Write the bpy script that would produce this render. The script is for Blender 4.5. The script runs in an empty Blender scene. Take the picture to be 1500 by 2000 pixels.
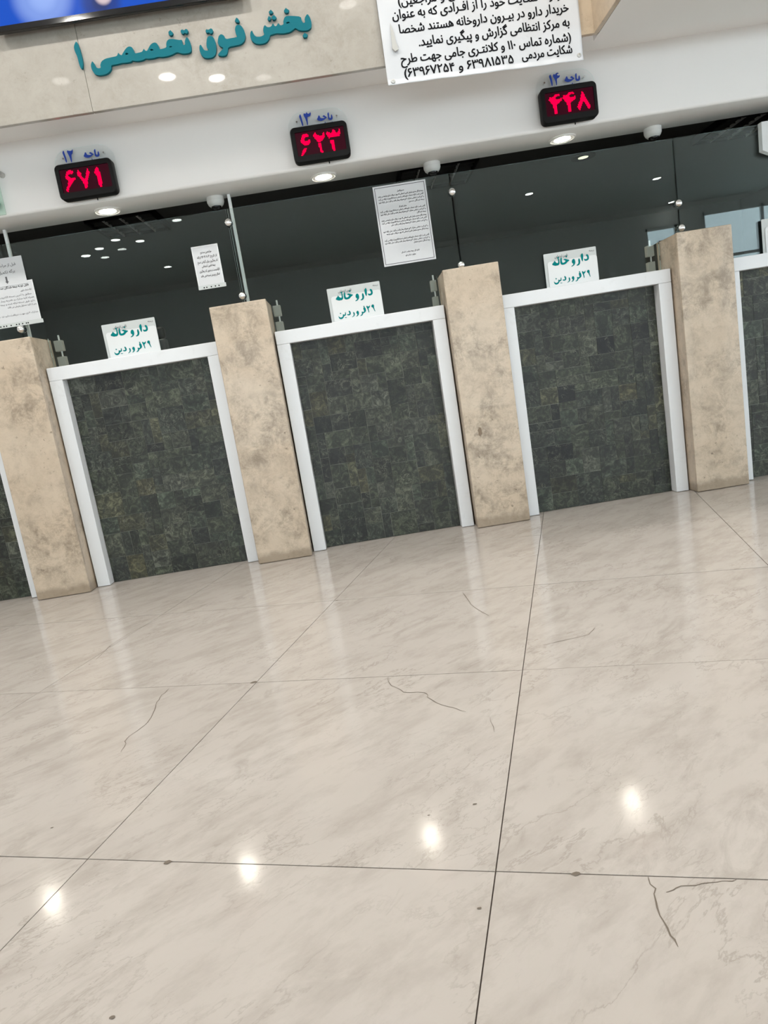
import bpy, bmesh, math, random, json
from mathutils import Vector, Matrix
from mathutils.geometry import tessellate_polygon
S = bpy.context.scene
COL = S.collection

# ------------------------------------------------------------------ camera
cam = bpy.data.objects.new('camera', bpy.data.cameras.new('camera'))
COL.objects.link(cam)
cam.data.sensor_fit = 'VERTICAL'
cam.data.sensor_height = 36.0
cam.data.lens = 1368.39 / 2000 * 36.0
cr = Vector((0.98680636, -0.03764707, -0.15746713))
cu = Vector((0.16157545, 0.16697576, 0.97263172))
cf = Vector((0.01032354, 0.98524200, -0.17085558))
cam.matrix_world = Matrix(((cr.x, cu.x, -cf.x, 0.0), (cr.y, cu.y, -cf.y, -3.68564),
                           (cr.z, cu.z, -cf.z, 0.81212), (0, 0, 0, 1)))
cam.data.clip_start = 0.05
S.camera = cam

# ------------------------------------------------------------------ world, exposure, hall lamps and added lamp rows
S.view_settings.view_transform = 'Standard'
S.view_settings.look = 'None'
S.view_settings.gamma = 1.0
S.view_settings.exposure = 0.0
S.cycles.use_denoising = True
S.cycles.max_bounces = 8
S.cycles.transparent_max_bounces = 16
S.cycles.sample_clamp_indirect = 8.0
W = bpy.data.worlds.new('daylight'); S.world = W
W.use_nodes = True
wb = W.node_tree.nodes['Background']
wb.inputs[0].default_value = (0.84, 0.92, 1.0, 1)
wb.inputs[1].default_value = 5.7

HALL_Z = 3.3
LAMP_W = 3.6
def area_lamp(x, y, w=LAMP_W, size=0.115, col=(1.0, 0.965, 0.915)):
    d = bpy.data.lights.new('hall_or_added_lamp', 'AREA')
    d.shape = 'DISK'; d.size = size; d.energy = w; d.color = col
    o = bpy.data.objects.new('hall_or_added_lamp', d); COL.objects.link(o)
    o.location = (x, y, HALL_Z - 0.012)
LAMPS = ([(-1.71,-2.35,.5),(-1.0,-2.53,4.0),(-.66,-2.67,4.0),(.35,-1.94,.6),(-.32,-2.78,.5),      # seen mirrored in the polished fascia
          (-1.89,-5.31,.5),(-2.83,-5.78,.7),(-2.58,-6.03,.7),(-3.16,-6.09,.7),(-2.92,-6.31,.3),(-3.45,-6.36,2.0),(-3.27,-6.62,.4),
          (3.0,-6.87,1.2),(5.06,-7.18,1.2),(6.2,-9.2,2.0),(-2.7,-7.9,.8)]                               # seen mirrored in the glass
         + [(x, y, LAMP_W) for y in (-3.1, -3.95, -4.8) for x in (-4.6, -3.1, -1.6, -.1, 1.4, 2.9, 4.4, 5.9, 7.6)]  # rows added for the main light, placed where neither fascia nor glass mirrors them
         + [(x, -1.25 if x < 1.3 else -1.40, LAMP_W * 2.9) for x in (-3.6, -2.8, -2.0, -1.2, -.4, .4, 1.15, 1.9, 2.7, 3.5, 4.4, 6.0)])  # unseen row added to brighten the floor close to the counters
for a in LAMPS: area_lamp(*a)

D = json.loads('''{"sign":{"one":[[[-9581,24928],[-9524,24791],[-9493,24491],[-9482,24193],[-9492,24009],[-9558,23832],[-9600,23808],[-9640,23862],[-9661,24033],[-9672,24331],[-9728,24525],[-9737,24692],[-9681,24813]]],"takhassosi":[[[-9074,24060],[-9020,23941],[-8973,23793],[-8879,23727],[-8767,23733],[-8773,23850],[-8685,23986],[-8496,24067],[-8167,24087],[-7970,24096],[-7890,24233],[-7839,24136],[-7766,24096],[-7727,24146],[-7569,24309],[-7450,24385],[-7347,24396],[-7255,24350],[-7211,24221],[-7203,24090],[-6986,24096],[-6852,24114],[-6762,24231],[-6732,24145],[-6650,24111],[-6608,24154],[-6470,24319],[-6355,24384],[-6250,24399],[-6159,24349],[-6104,24230],[-6091,24098],[-5927,24105],[-5778,24139],[-5773,24257],[-5715,24378],[-5613,24438],[-5472,24429],[-5299,24382],[-5167,24337],[-5056,24340],[-5065,24201],[-5032,24107],[-4952,24140],[-4959,24260],[-4833,24438],[-4748,24296],[-4714,24069],[-4735,23868],[-4813,23786],[-4979,23773],[-5179,23794],[-5333,23875],[-5427,23874],[-5580,23821],[-5792,23784],[-6037,23782],[-6192,23819],[-6254,23813],[-6443,23788],[-6685,23800],[-6767,23834],[-6892,23785],[-7098,23770],[-7255,23800],[-7361,23834],[-7421,23786],[-7667,23777],[-7825,23800],[-7930,23785],[-8156,23773],[-8311,23772],[-8333,23619],[-8485,23491],[-8679,23444],[-8922,23449],[-9088,23522],[-9169,23702],[-9179,23871],[-9146,23959]],[[-7599,24154],[-7520,24165],[-7461,24119],[-7539,24079],[-7596,24094]],[[-6537,24143],[-6435,24166],[-6348,24116],[-6452,24087]],[[-5676,24139],[-5591,24157],[-5524,24125],[-5635,24104]],[[-5572,24727],[-5478,24784],[-5382,24663],[-5427,24585],[-5525,24565],[-5583,24636]],[[-5059,24636],[-5025,24723],[-4949,24738],[-4891,24686],[-4797,24746],[-4718,24679],[-4736,24590],[-4821,24536],[-4887,24604],[-4973,24542]]],"fogh":[[[-4300,24047],[-4243,23928],[-4189,23790],[-4074,23755],[-3978,23767],[-4053,23856],[-4050,24012],[-3972,24260],[-3857,24325],[-3721,24291],[-3650,24140],[-3634,23915],[-3662,23715],[-3753,23523],[-3911,23452],[-4134,23458],[-4286,23517],[-4361,23647],[-4392,23838],[-4362,23982]],[[-3991,24503],[-3942,24606],[-3856,24568],[-3806,24576],[-3717,24611],[-3645,24527],[-3694,24424],[-3783,24388],[-3847,24471],[-3915,24437]],[[-3530,24086],[-3455,24260],[-3336,24325],[-3221,24246],[-3171,24091],[-2965,24098],[-2720,24101],[-2654,24128],[-2708,24265],[-2701,24449],[-2621,24567],[-2503,24587],[-2379,24496],[-2298,24281],[-2304,24060],[-2395,23887],[-2576,23794],[-2824,23781],[-3132,23770],[-3180,23590],[-3276,23455],[-3462,23444],[-3652,23516],[-3553,23606],[-3412,23698],[-3336,23769],[-3482,23857],[-3544,23958]],[[-2641,24754],[-2561,24871],[-2489,24824],[-2442,24715],[-2489,24659],[-2586,24683]]],"bakhsh":[[[-1973,24279],[-1934,24119],[-1862,24005],[-1643,23974],[-1469,24030],[-1504,24169],[-1469,24312],[-1388,24418],[-1296,24302],[-1125,24300],[-1016,24447],[-971,24296],[-889,24296],[-785,24418],[-720,24287],[-568,24317],[-572,24425],[-491,24579],[-380,24629],[-102,24590],[231,24514],[237,24347],[285,24248],[378,24265],[365,24421],[531,24600],[622,24422],[651,24196],[603,24018],[432,23931],[192,23958],[37,24006],[-88,24105],[-156,24070],[-335,23984],[-583,23964],[-784,23985],[-940,24022],[-1151,23989],[-1234,23982],[-1292,23842],[-1448,23708],[-1698,23684],[-1933,23740],[-2070,23878],[-2103,24069],[-2052,24228]],[[-468,24369],[-342,24388],[-268,24348],[-416,24318]],[[-461,24850],[-362,24946],[-232,24836],[-297,24746],[-418,24752]],[[-1123,24896],[-1016,24969],[-931,24861],[-999,24801],[-1096,24822]],[[-1223,24627],[-1153,24738],[-1058,24659],[-1102,24573],[-1186,24559]],[[-1044,24668],[-927,24751],[-827,24634],[-902,24556],[-1003,24563]],[[169,23765],[277,23861],[403,23768],[346,23676],[222,23672]]]},"pharm1":[[[13247,13409],[13321,13373],[13361,13268],[13346,13135],[13262,13074],[13132,13069],[13086,13125],[13095,13205],[13167,13155],[13246,13168],[13268,13246],[13207,13353]],[[13025,13504],[13064,13387],[13042,13194],[13002,13064],[12978,13080],[12938,13185],[12928,13334],[12938,13419]],[[12826,13276],[12879,13120],[12850,12977],[12777,12902],[12659,12895],[12642,12922],[12732,12970],[12774,13038],[12765,13187]],[[12419,13178],[12481,13267],[12559,13272],[12602,13187],[12606,13063],[12550,12961],[12453,12902],[12361,12891],[12383,12930],[12460,12967],[12492,13019],[12421,13079]],[[12306,13252],[12295,13222],[12171,13154],[12112,13094],[12031,13060],[11900,13053],[11823,13097],[11801,13174],[11797,13236],[11819,13356],[11873,13483],[11904,13417],[11894,13221],[11925,13153],[12017,13166],[12102,13227],[12030,13279],[11980,13297],[12038,13352],[12138,13319]],[[11473,13273],[11500,13343],[11543,13275],[11607,13196],[11678,13185],[11699,13276],[11691,13363],[11749,13421],[11767,13241],[11753,13120],[11668,13059],[11592,13070],[11551,13057],[11439,13089],[11347,13145],[11389,13212]],[[12110,13459],[12165,13510],[12209,13444],[12152,13398]],[[11652,13450],[11714,13500],[11767,13438],[11706,13385]]],"pharm2":[[[13164,12533],[13223,12598],[13294,12588],[13322,12509],[13301,12438],[13321,12311],[13343,12221],[13307,12226],[13261,12357],[13231,12436],[13170,12470]],[[12893,12550],[12949,12586],[12981,12524],[13055,12537],[13093,12599],[13102,12518],[13051,12451],[12997,12430],[13014,12234],[12977,12202],[12951,12368],[12912,12485]],[[12721,12477],[12761,12533],[12806,12534],[12849,12458],[12861,12332],[12809,12265],[12727,12228],[12668,12207],[12638,12130],[12517,12094],[12502,12119],[12591,12174],[12618,12245],[12599,12310],[12652,12319],[12689,12284],[12756,12318],[12728,12397]],[[12311,12292],[12355,12385],[12422,12404],[12470,12317],[12443,12197],[12365,12122],[12266,12105],[12358,12181],[12365,12239]],[[12192,12385],[12244,12277],[12205,12159],[12063,12102],[12058,12122],[12150,12180],[12170,12239],[12149,12329]],[[11964,12482],[12032,12397],[12023,12274],[11935,12226],[11833,12249],[11822,12313],[11916,12291],[11964,12325],[11921,12446]],[[11371,12293],[11393,12219],[11488,12183],[11584,12225],[11585,12304],[11630,12352],[11650,12307],[11716,12314],[11725,12394],[11758,12447],[11775,12350],[11748,12250],[11655,12239],[11621,12169],[11544,12107],[11452,12096],[11374,12145],[11347,12242]],[[12737,12574],[12782,12604],[12816,12557],[12769,12527]],[[11442,12408],[11492,12440],[11525,12393],[11478,12363]],[[11672,12157],[11710,12171],[11739,12151],[11781,12160],[11788,12129],[11710,12126]]],"bajeh":[[[-10809,21881],[-10793,21783],[-10812,21643],[-10787,21587],[-10731,21588],[-10715,21700],[-10667,21753],[-10647,21643],[-10651,21536],[-10733,21489],[-10832,21503],[-10883,21558],[-10875,21700],[-10884,21797]],[[-11058,21770],[-10979,21692],[-10916,21635],[-11003,21588],[-11090,21541],[-11225,21509],[-11321,21535],[-11412,21584],[-11427,21627],[-11374,21690],[-11325,21790],[-11272,21770],[-11248,21665],[-11195,21640],[-11096,21626],[-11028,21644],[-11096,21680],[-11139,21715]],[[-11075,21444],[-11040,21462],[-11029,21408],[-11063,21382]],[[-10727,21404],[-10685,21422],[-10674,21380],[-10704,21360]]],"n12":[[[-12332,22029],[-12313,21864],[-12283,21670],[-12284,21503],[-12310,21447],[-12343,21469],[-12362,21657],[-12397,21829],[-12414,21939]],[[-12152,22007],[-12098,21964],[-12000,21949],[-11933,21963],[-11888,22028],[-11892,21921],[-11939,21809],[-11999,21771],[-12023,21584],[-12040,21455],[-12076,21412],[-12094,21499],[-12110,21644],[-12146,21816],[-12191,21918]]],"n13":[[[-553,21987],[-524,21884],[-501,21682],[-485,21502],[-505,21416],[-547,21423],[-577,21593],[-606,21763],[-633,21878]],[[-373,21994],[-309,21952],[-266,21963],[-241,22026],[-213,21993],[-181,21933],[-96,21943],[-44,22006],[-26,21933],[-62,21838],[-133,21800],[-229,21797],[-239,21610],[-249,21457],[-300,21402],[-309,21576],[-344,21758],[-407,21900]]],"n14":[[[12001,22002],[12033,21865],[12063,21707],[12074,21541],[12044,21446],[12008,21451],[11980,21620],[11951,21778],[11913,21905]],[[12128,21951],[12192,21985],[12222,21933],[12278,22002],[12365,22022],[12436,21972],[12358,21962],[12316,21913],[12395,21868],[12459,21899],[12469,21847],[12408,21779],[12302,21750],[12288,21576],[12274,21457],[12236,21440],[12222,21629],[12169,21791],[12118,21864]]],"d12":[[[-12191,20919],[-12064,20924],[-11977,20864],[-11957,20790],[-12058,20734],[-12084,20785],[-12162,20773],[-12227,20712],[-12200,20613],[-12074,20558],[-11922,20559],[-11911,20498],[-12031,20421],[-12126,20340],[-12226,20236],[-12320,20107],[-12404,19964],[-12458,20056],[-12424,20146],[-12325,20298],[-12286,20411],[-12307,20534],[-12388,20617],[-12331,20751],[-12268,20860]],[[-11705,20895],[-11665,20794],[-11608,20714],[-11618,20621],[-11502,20414],[-11419,20497],[-11345,20652],[-11336,20745],[-11241,20885],[-11216,20775],[-11178,20722],[-11251,20567],[-11348,20367],[-11407,20114],[-11491,19971],[-11560,20053],[-11562,20209],[-11615,20359],[-11700,20538],[-11790,20694],[-11801,20755],[-11739,20805]],[[-10777,20871],[-10719,20796],[-10733,20679],[-10650,20655],[-10651,20430],[-10678,20148],[-10727,19989],[-10804,19929],[-10832,20028],[-10845,20245],[-10859,20461],[-10935,20626],[-10923,20731],[-10851,20827]]],"d13":[[[-573,20877],[-450,20903],[-363,20857],[-319,20774],[-352,20723],[-427,20767],[-515,20736],[-565,20656],[-567,20579],[-490,20545],[-392,20564],[-338,20600],[-269,20590],[-276,20481],[-372,20407],[-453,20352],[-592,20373],[-692,20476],[-731,20592],[-696,20719]],[[-592,20240],[-488,20225],[-565,20125],[-658,20006],[-760,19899],[-808,19939],[-751,20086],[-673,20186]],[[8,20880],[116,20754],[249,20701],[347,20720],[456,20869],[474,20767],[475,20635],[364,20541],[252,20447],[83,20428],[13,20571],[-99,20741]],[[108,20369],[249,20360],[246,20139],[258,19938],[177,19883],[142,20021],[114,20202]],[[633,20865],[690,20780],[802,20741],[897,20881],[988,20857],[991,20736],[1106,20719],[1217,20878],[1234,20744],[1205,20572],[1029,20543],[865,20556],[647,20533],[594,20640],[542,20746]],[[686,20417],[885,20399],[879,20156],[885,19912],[798,19891],[741,20044],[716,20247]]],"d14":[[[11733,20833],[11772,20761],[11857,20771],[11938,20847],[12040,20909],[12158,20892],[12219,20806],[12125,20820],[12026,20790],[11969,20711],[12056,20633],[12199,20634],[12265,20690],[12284,20600],[12172,20506],[12083,20453],[12008,20431],[12008,20222],[11981,19995],[11896,19985],[11850,20201],[11837,20401],[11777,20498],[11645,20692]],[[12425,20833],[12465,20762],[12550,20771],[12630,20847],[12733,20909],[12850,20892],[12912,20807],[12818,20820],[12719,20791],[12662,20711],[12749,20633],[12892,20634],[12959,20690],[12977,20600],[12866,20506],[12776,20454],[12702,20432],[12702,20223],[12676,19995],[12591,19986],[12544,20202],[12531,20401],[12470,20498],[12337,20693]],[[13340,20896],[13362,20772],[13423,20676],[13456,20539],[13538,20418],[13616,20253],[13666,20158],[13644,20073],[13576,19994],[13508,20137],[13409,20327],[13347,20424],[13260,20282],[13196,20138],[13120,19995],[13068,20068],[13031,20162],[13093,20285],[13183,20447],[13249,20613]]],"cracks":[[[-734,-1578],[-744,-1620],[-750,-1672],[-739,-1722],[-734,-1805],[-753,-1859],[-769,-1889],[-759,-1937],[-758,-1969]],[[-46,-1772],[-37,-1836],[-5,-1890],[50,-1911],[54,-1945],[75,-1993],[111,-2030],[139,-2061]],[[328,-2710],[328,-2737],[316,-2777],[314,-2817],[313,-2850]],[[343,-2748],[368,-2741],[419,-2749],[452,-2747]],[[275,-1089],[281,-1206],[299,-1321],[322,-1396]],[[-1123,-1172],[-1117,-1025],[-1082,-881],[-985,-730]],[[192,-2108],[186,-2184]],[[422,-1725],[567,-1705],[602,-1657]]],"spots":[[97,-2447],[59,-2717],[-805,-2277],[-489,-2806],[5,-2458],[-1128,-1210],[-1115,-1032],[987,-1582],[-455,-1643],[-500,-2467],[-221,-913],[224,-2679],[-845,-754]]}''')
# ------------------------------------------------------------------ helpers
def tag(o, label=None, cat=None, group=None, kind=None):
    if label: o['label'] = label
    if cat: o['category'] = cat
    if group: o['group'] = group
    if kind: o['kind'] = kind
    return o
def root_loc(o):
    while o.parent: o = o.parent
    return o.location
def link(name, me, mats, parent=None, smooth=False):
    o = bpy.data.objects.new(name, me); COL.objects.link(o)
    for m in (mats if isinstance(mats, (list, tuple)) else [mats]):
        me.materials.append(m)
    if parent:
        o.parent = parent
        me.transform(Matrix.Translation(-root_loc(parent)))
    if smooth:
        me.polygons.foreach_set('use_smooth', [True] * len(me.polygons)); me.set_sharp_from_angle(angle=math.radians(40))
    return o
def obj(name, bm, mats, parent=None, smooth=False):
    bmesh.ops.recalc_face_normals(bm, faces=bm.faces)
    me = bpy.data.meshes.new(name); bm.to_mesh(me); bm.free()
    return link(name, me, mats, parent, smooth)
def thing(name, label, cat, loc, group=None):
    o = bpy.data.objects.new(name, None); COL.objects.link(o)
    o.empty_display_size = 0.05; o.location = loc
    return tag(o, label, cat, group)
def struct(name, bm, mats, smooth=False):
    return tag(obj(name, bm, mats, None, smooth), kind='structure')
def box(bm, x0, x1, y0, y1, z0, z1, bevel=0.0, seg=2, mi=0):
    r = bmesh.ops.create_cube(bm, size=1.0)
    vs = r['verts']
    for v in vs:
        v.co = Vector((x0 + (v.co.x + .5) * (x1 - x0), y0 + (v.co.y + .5) * (y1 - y0), z0 + (v.co.z + .5) * (z1 - z0)))
    fs = list({f for v in vs for f in v.link_faces})
    for f in fs: f.material_index = mi
    if bevel:
        es = list({e for v in vs for e in v.link_edges})
        bmesh.ops.bevel(bm, geom=es, offset=bevel, segments=seg, profile=0.5, affect='EDGES')
    return bm
def B(*a, **k): return box(bmesh.new(), *a, **k)
def lathe(bm, prof, origin, axis='Z', n=32):
    """prof: (radius, height) pairs revolved about an axis through origin"""
    rings = []
    for r, h in prof:
        ring = []
        for i in range(n):
            t = 2 * math.pi * i / n
            a, b = r * math.cos(t), r * math.sin(t)
            c = {'Z': (a, b, h), 'Y': (a, h, b), 'X': (h, a, b)}[axis]
            ring.append(bm.verts.new(Vector(origin) + Vector(c)))
        rings.append(ring)
    for p, q in zip(rings, rings[1:]):
        for i in range(n):
            bm.faces.new((p[i], p[(i + 1) % n], q[(i + 1) % n], q[i]))
    for ring in (rings[0], rings[-1]): bm.faces.new(ring)
    return bm
def prism(bm, pts, y0, y1):
    """outline in the x, z plane pushed from y0 to y1"""
    a = [bm.verts.new((x, y0, z)) for x, z in pts]; b = [bm.verts.new((x, y1, z)) for x, z in pts]
    n = len(pts)
    bm.faces.new(a); bm.faces.new(b[::-1])
    for i in range(n): bm.faces.new((a[i], b[i], b[(i + 1) % n], a[(i + 1) % n]))
    return bm
def rrect(x0, x1, z0, z1, r, n=6):
    out = []
    for cx, cz, s in ((x1 - r, z1 - r, 0), (x0 + r, z1 - r, 90), (x0 + r, z0 + r, 180), (x1 - r, z0 + r, 270)):
        for i in range(n + 1):
            t = math.radians(s + 90 * i / n); out.append((cx + r * math.cos(t), cz + r * math.sin(t)))
    return out
def dup(o, parent=None):
    c = o.copy(); COL.objects.link(c); c.parent = parent
    for ch in [q for q in bpy.data.objects if q.parent == o]: dup(ch, c)
    return c
def chaikin(P, k=1):
    for _ in range(k):
        Q = []
        for i in range(len(P)):
            a, b = P[i], P[(i + 1) % len(P)]
            Q += [(a[0] * .78 + b[0] * .22, a[1] * .78 + b[1] * .22), (a[0] * .22 + b[0] * .78, a[1] * .22 + b[1] * .78)]
        P = Q
    return P
def outline_mesh(name, polys, y, depth, smooth=1):
    """flat letters cut from outlines (0.1 mm units, x and z), front face at y, with real thickness"""
    cu_ = bpy.data.curves.new(name, 'CURVE'); cu_.dimensions = '2D'; cu_.fill_mode = 'BOTH'; cu_.extrude = depth / 2
    for P in polys:
        P = [(a * 1e-4, b * 1e-4) for a, b in P]
        if len(P) > 6: P = chaikin(P, smooth)
        sp = cu_.splines.new('POLY'); sp.points.add(len(P) - 1); sp.use_cyclic_u = True
        for q, (a, b) in zip(sp.points, P): q.co = (a, b, 0, 1)
    return curve_to_mesh(cu_, name, lambda v: Vector((v.x, y + depth / 2 - v.z, v.y)))
def curve_to_mesh(cu_, name, f):
    o = bpy.data.objects.new(name, cu_); COL.objects.link(o)
    dg = bpy.context.evaluated_depsgraph_get(); dg.update()
    me = bpy.data.meshes.new_from_object(o.evaluated_get(dg))
    bpy.data.objects.remove(o); bpy.data.curves.remove(cu_)
    for v in me.vertices: v.co = f(v.co)
    me.name = name; me.materials.clear()
    return me
# Persian letters joined by hand: isolated, final, initial, medial glyph of each letter
FORMS = {}
for ch, base, two in [('ا',0xFE8D,1),('ب',0xFE8F,0),('ت',0xFE95,0),('ث',0xFE99,0),('ج',0xFE9D,0),('ح',0xFEA1,0),('خ',0xFEA5,0),('د',0xFEA9,1),
    ('ذ',0xFEAB,1),('ر',0xFEAD,1),('ز',0xFEAF,1),('س',0xFEB1,0),('ش',0xFEB5,0),('ص',0xFEB9,0),('ض',0xFEBD,0),('ط',0xFEC1,0),('ظ',0xFEC5,0),
    ('ع',0xFEC9,0),('غ',0xFECD,0),('ف',0xFED1,0),('ق',0xFED5,0),('ل',0xFEDD,0),('م',0xFEE1,0),('ن',0xFEE5,0),('ه',0xFEE9,0),('و',0xFEED,1),
    ('پ',0xFB56,0),('چ',0xFB7A,0),('ک',0xFB8E,0),('گ',0xFB92,0),('ی',0xFBFC,0),('آ',0xFE81,1),('ئ',0xFE89,0),('ژ',0xFB8A,1)]:
    FORMS[ch] = [chr(base), chr(base + 1)] if two else [chr(base + i) for i in range(4)]
def shape(s):
    out = []; i = 0
    def joins_next(c): return c in FORMS and len(FORMS[c]) == 4 or c == 'ـ'
    while i < len(s):
        c = s[i]
        if c == 'ل' and i + 1 < len(s) and s[i + 1] == 'ا':
            out.append(chr(0xFEFC) if i and joins_next(s[i - 1]) else chr(0xFEFB)); i += 2; continue
        if c in FORMS:
            pr = i > 0 and joins_next(s[i - 1])
            nx = i + 1 < len(s) and (s[i + 1] in FORMS or s[i + 1] == 'ـ') and len(FORMS[c]) == 4
            f = FORMS[c]
            out.append(f[3] if pr and nx else f[1] if pr else f[2] if nx else f[0])
        else:
            out.append({'(': ')', ')': '('}.get(c, c))
        i += 1
    vis = []; run = []
    for c in out:                                   # digits keep their left-to-right order
        if c in '۰۱۲۳۴۵۶۷۸۹/': run.append(c); continue
        if run: vis.append(''.join(run)); run = []
        vis.append(c)
    if run: vis.append(''.join(run))
    return ''.join(vis[::-1])
def text_mesh(name, s, size):
    """flat printed writing: every stroke outline is filled by itself, so strokes may cross"""
    c = bpy.data.curves.new(name, 'FONT'); c.body = shape(s); c.size = size; c.fill_mode = 'NONE'
    c.resolution_u = 3 if size > .03 else 2
    wire = curve_to_mesh(c, name, lambda v: v.copy())
    nb = {}
    for e in wire.edges:
        a, b = e.vertices; nb.setdefault(a, []).append(b); nb.setdefault(b, []).append(a)
    loops = []; seen = set()
    for v in range(len(wire.vertices)):
        if v in seen or v not in nb: continue
        P = [v]; seen.add(v); nxt = v + 1 if v + 1 in nb[v] else nb[v][0]
        while nxt not in seen:
            P.append(nxt); seen.add(nxt)
            q = [k for k in nb[nxt] if k not in seen]
            if not q: break
            nxt = q[0]
        if len(P) > 2: loops.append([wire.vertices[k].co.to_2d() for k in P])
    bpy.data.meshes.remove(wire)
    def area(P): return sum(a.x * b.y - b.x * a.y for a, b in zip(P, P[1:] + P[:1])) / 2
    def inside(p, P):
        r = False
        for a, b in zip(P, P[1:] + P[:1]):
            if (a.y > p.y) != (b.y > p.y) and p.x < (b.x - a.x) * (p.y - a.y) / (b.y - a.y) + a.x: r = not r
        return r
    ar = [area(P) for P in loops]
    def around(Q, B_):                              # outlines of the other turning direction that enclose Q: then Q is a hole
        return [P for P, A in zip(loops, ar) if A * B_ < 0 and abs(A) > abs(B_) and inside(Q[0], P)]
    encl = [around(Q, B_) for Q, B_ in zip(loops, ar)]
    vs, fs = [], []
    for P, A, E in zip(loops, ar, encl):
        if E: continue
        holes = [Q for Q, F in zip(loops, encl) if any(R is P for R in F)]
        base = len(vs); whole = holes
        for k in (1.0, .97, .93, .88):              # an inner outline that touches the outer one is drawn in a little
            holes = []
            for R in whole:
                m = sum(R, Vector((0, 0))) / len(R); holes.append([m + (p - m) * k for p in R])
            pts = [p for R in [P] + holes for p in R]
            tris = tessellate_polygon([[Vector((p.x, p.y, 0)) for p in R] for R in [P] + holes])
            got = sum(abs((pts[b] - pts[a]).cross(pts[c] - pts[a])) / 2 for a, b, c in tris)
            want = abs(A) - sum(abs(area(R)) for R in holes)
            if abs(got - want) <= .04 * abs(want): break
        if abs(got - want) <= .04 * abs(want):
            vs += [(p.x, 0, p.y) for p in pts]; fs += [tuple(base + k for k in t) for t in tris]
        else:                                       # an outline that crosses itself
            cv = bpy.data.curves.new('stroke', 'CURVE'); cv.dimensions = '2D'; cv.fill_mode = 'FRONT'
            for R in [P] + holes:
                sp = cv.splines.new('POLY'); sp.points.add(len(R) - 1); sp.use_cyclic_u = True
                for q, p in zip(sp.points, R): q.co = (p.x, p.y, 0, 1)
            m2 = curve_to_mesh(cv, 'stroke', lambda v: v.copy())
            vs += [(v.co.x, 0, v.co.y) for v in m2.vertices]; fs += [tuple(base + k for k in f.vertices) for f in m2.polygons]
            bpy.data.meshes.remove(m2)
    me = bpy.data.meshes.new(name); me.from_pydata(vs, [], fs); me.update()
    return me
def text_line(bm, s, x0, x1, zb, y, size, bold=0.0, tilt=0.0, fit=True, right=False):
    """one line of writing set between x0 and x1 with its baseline at zb, added to bm"""
    me = text_mesh('line', s, size)
    xs = [v.co.x for v in me.vertices]
    if not xs: return
    a, b = min(xs), max(xs)
    k = (x1 - x0) / (b - a) if fit else 1.0
    off = x0 if fit or not right else x1 - (b - a)
    steps = [(0, 0)] if not bold else [(-bold, 0), (bold, 0)] if size < .03 else [(-bold, -bold * .6), (bold, -bold * .6), (-bold, bold * .6), (bold, bold * .6), (0, 0)]
    for i, (ex, ez) in enumerate(steps):            # heavier strokes: the same glyphs laid over each other a hair apart
        n0 = len(bm.verts)
        bm.from_mesh(me); bm.verts.ensure_lookup_table()
        for v in list(bm.verts)[n0:]:
            x = off + (v.co.x - a) * k
            v.co = Vector((x + ex, v.co.y + y - i * .00003, v.co.z + zb + ez + tilt * (x - (x0 + x1) / 2)))
    bpy.data.meshes.remove(me)

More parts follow.
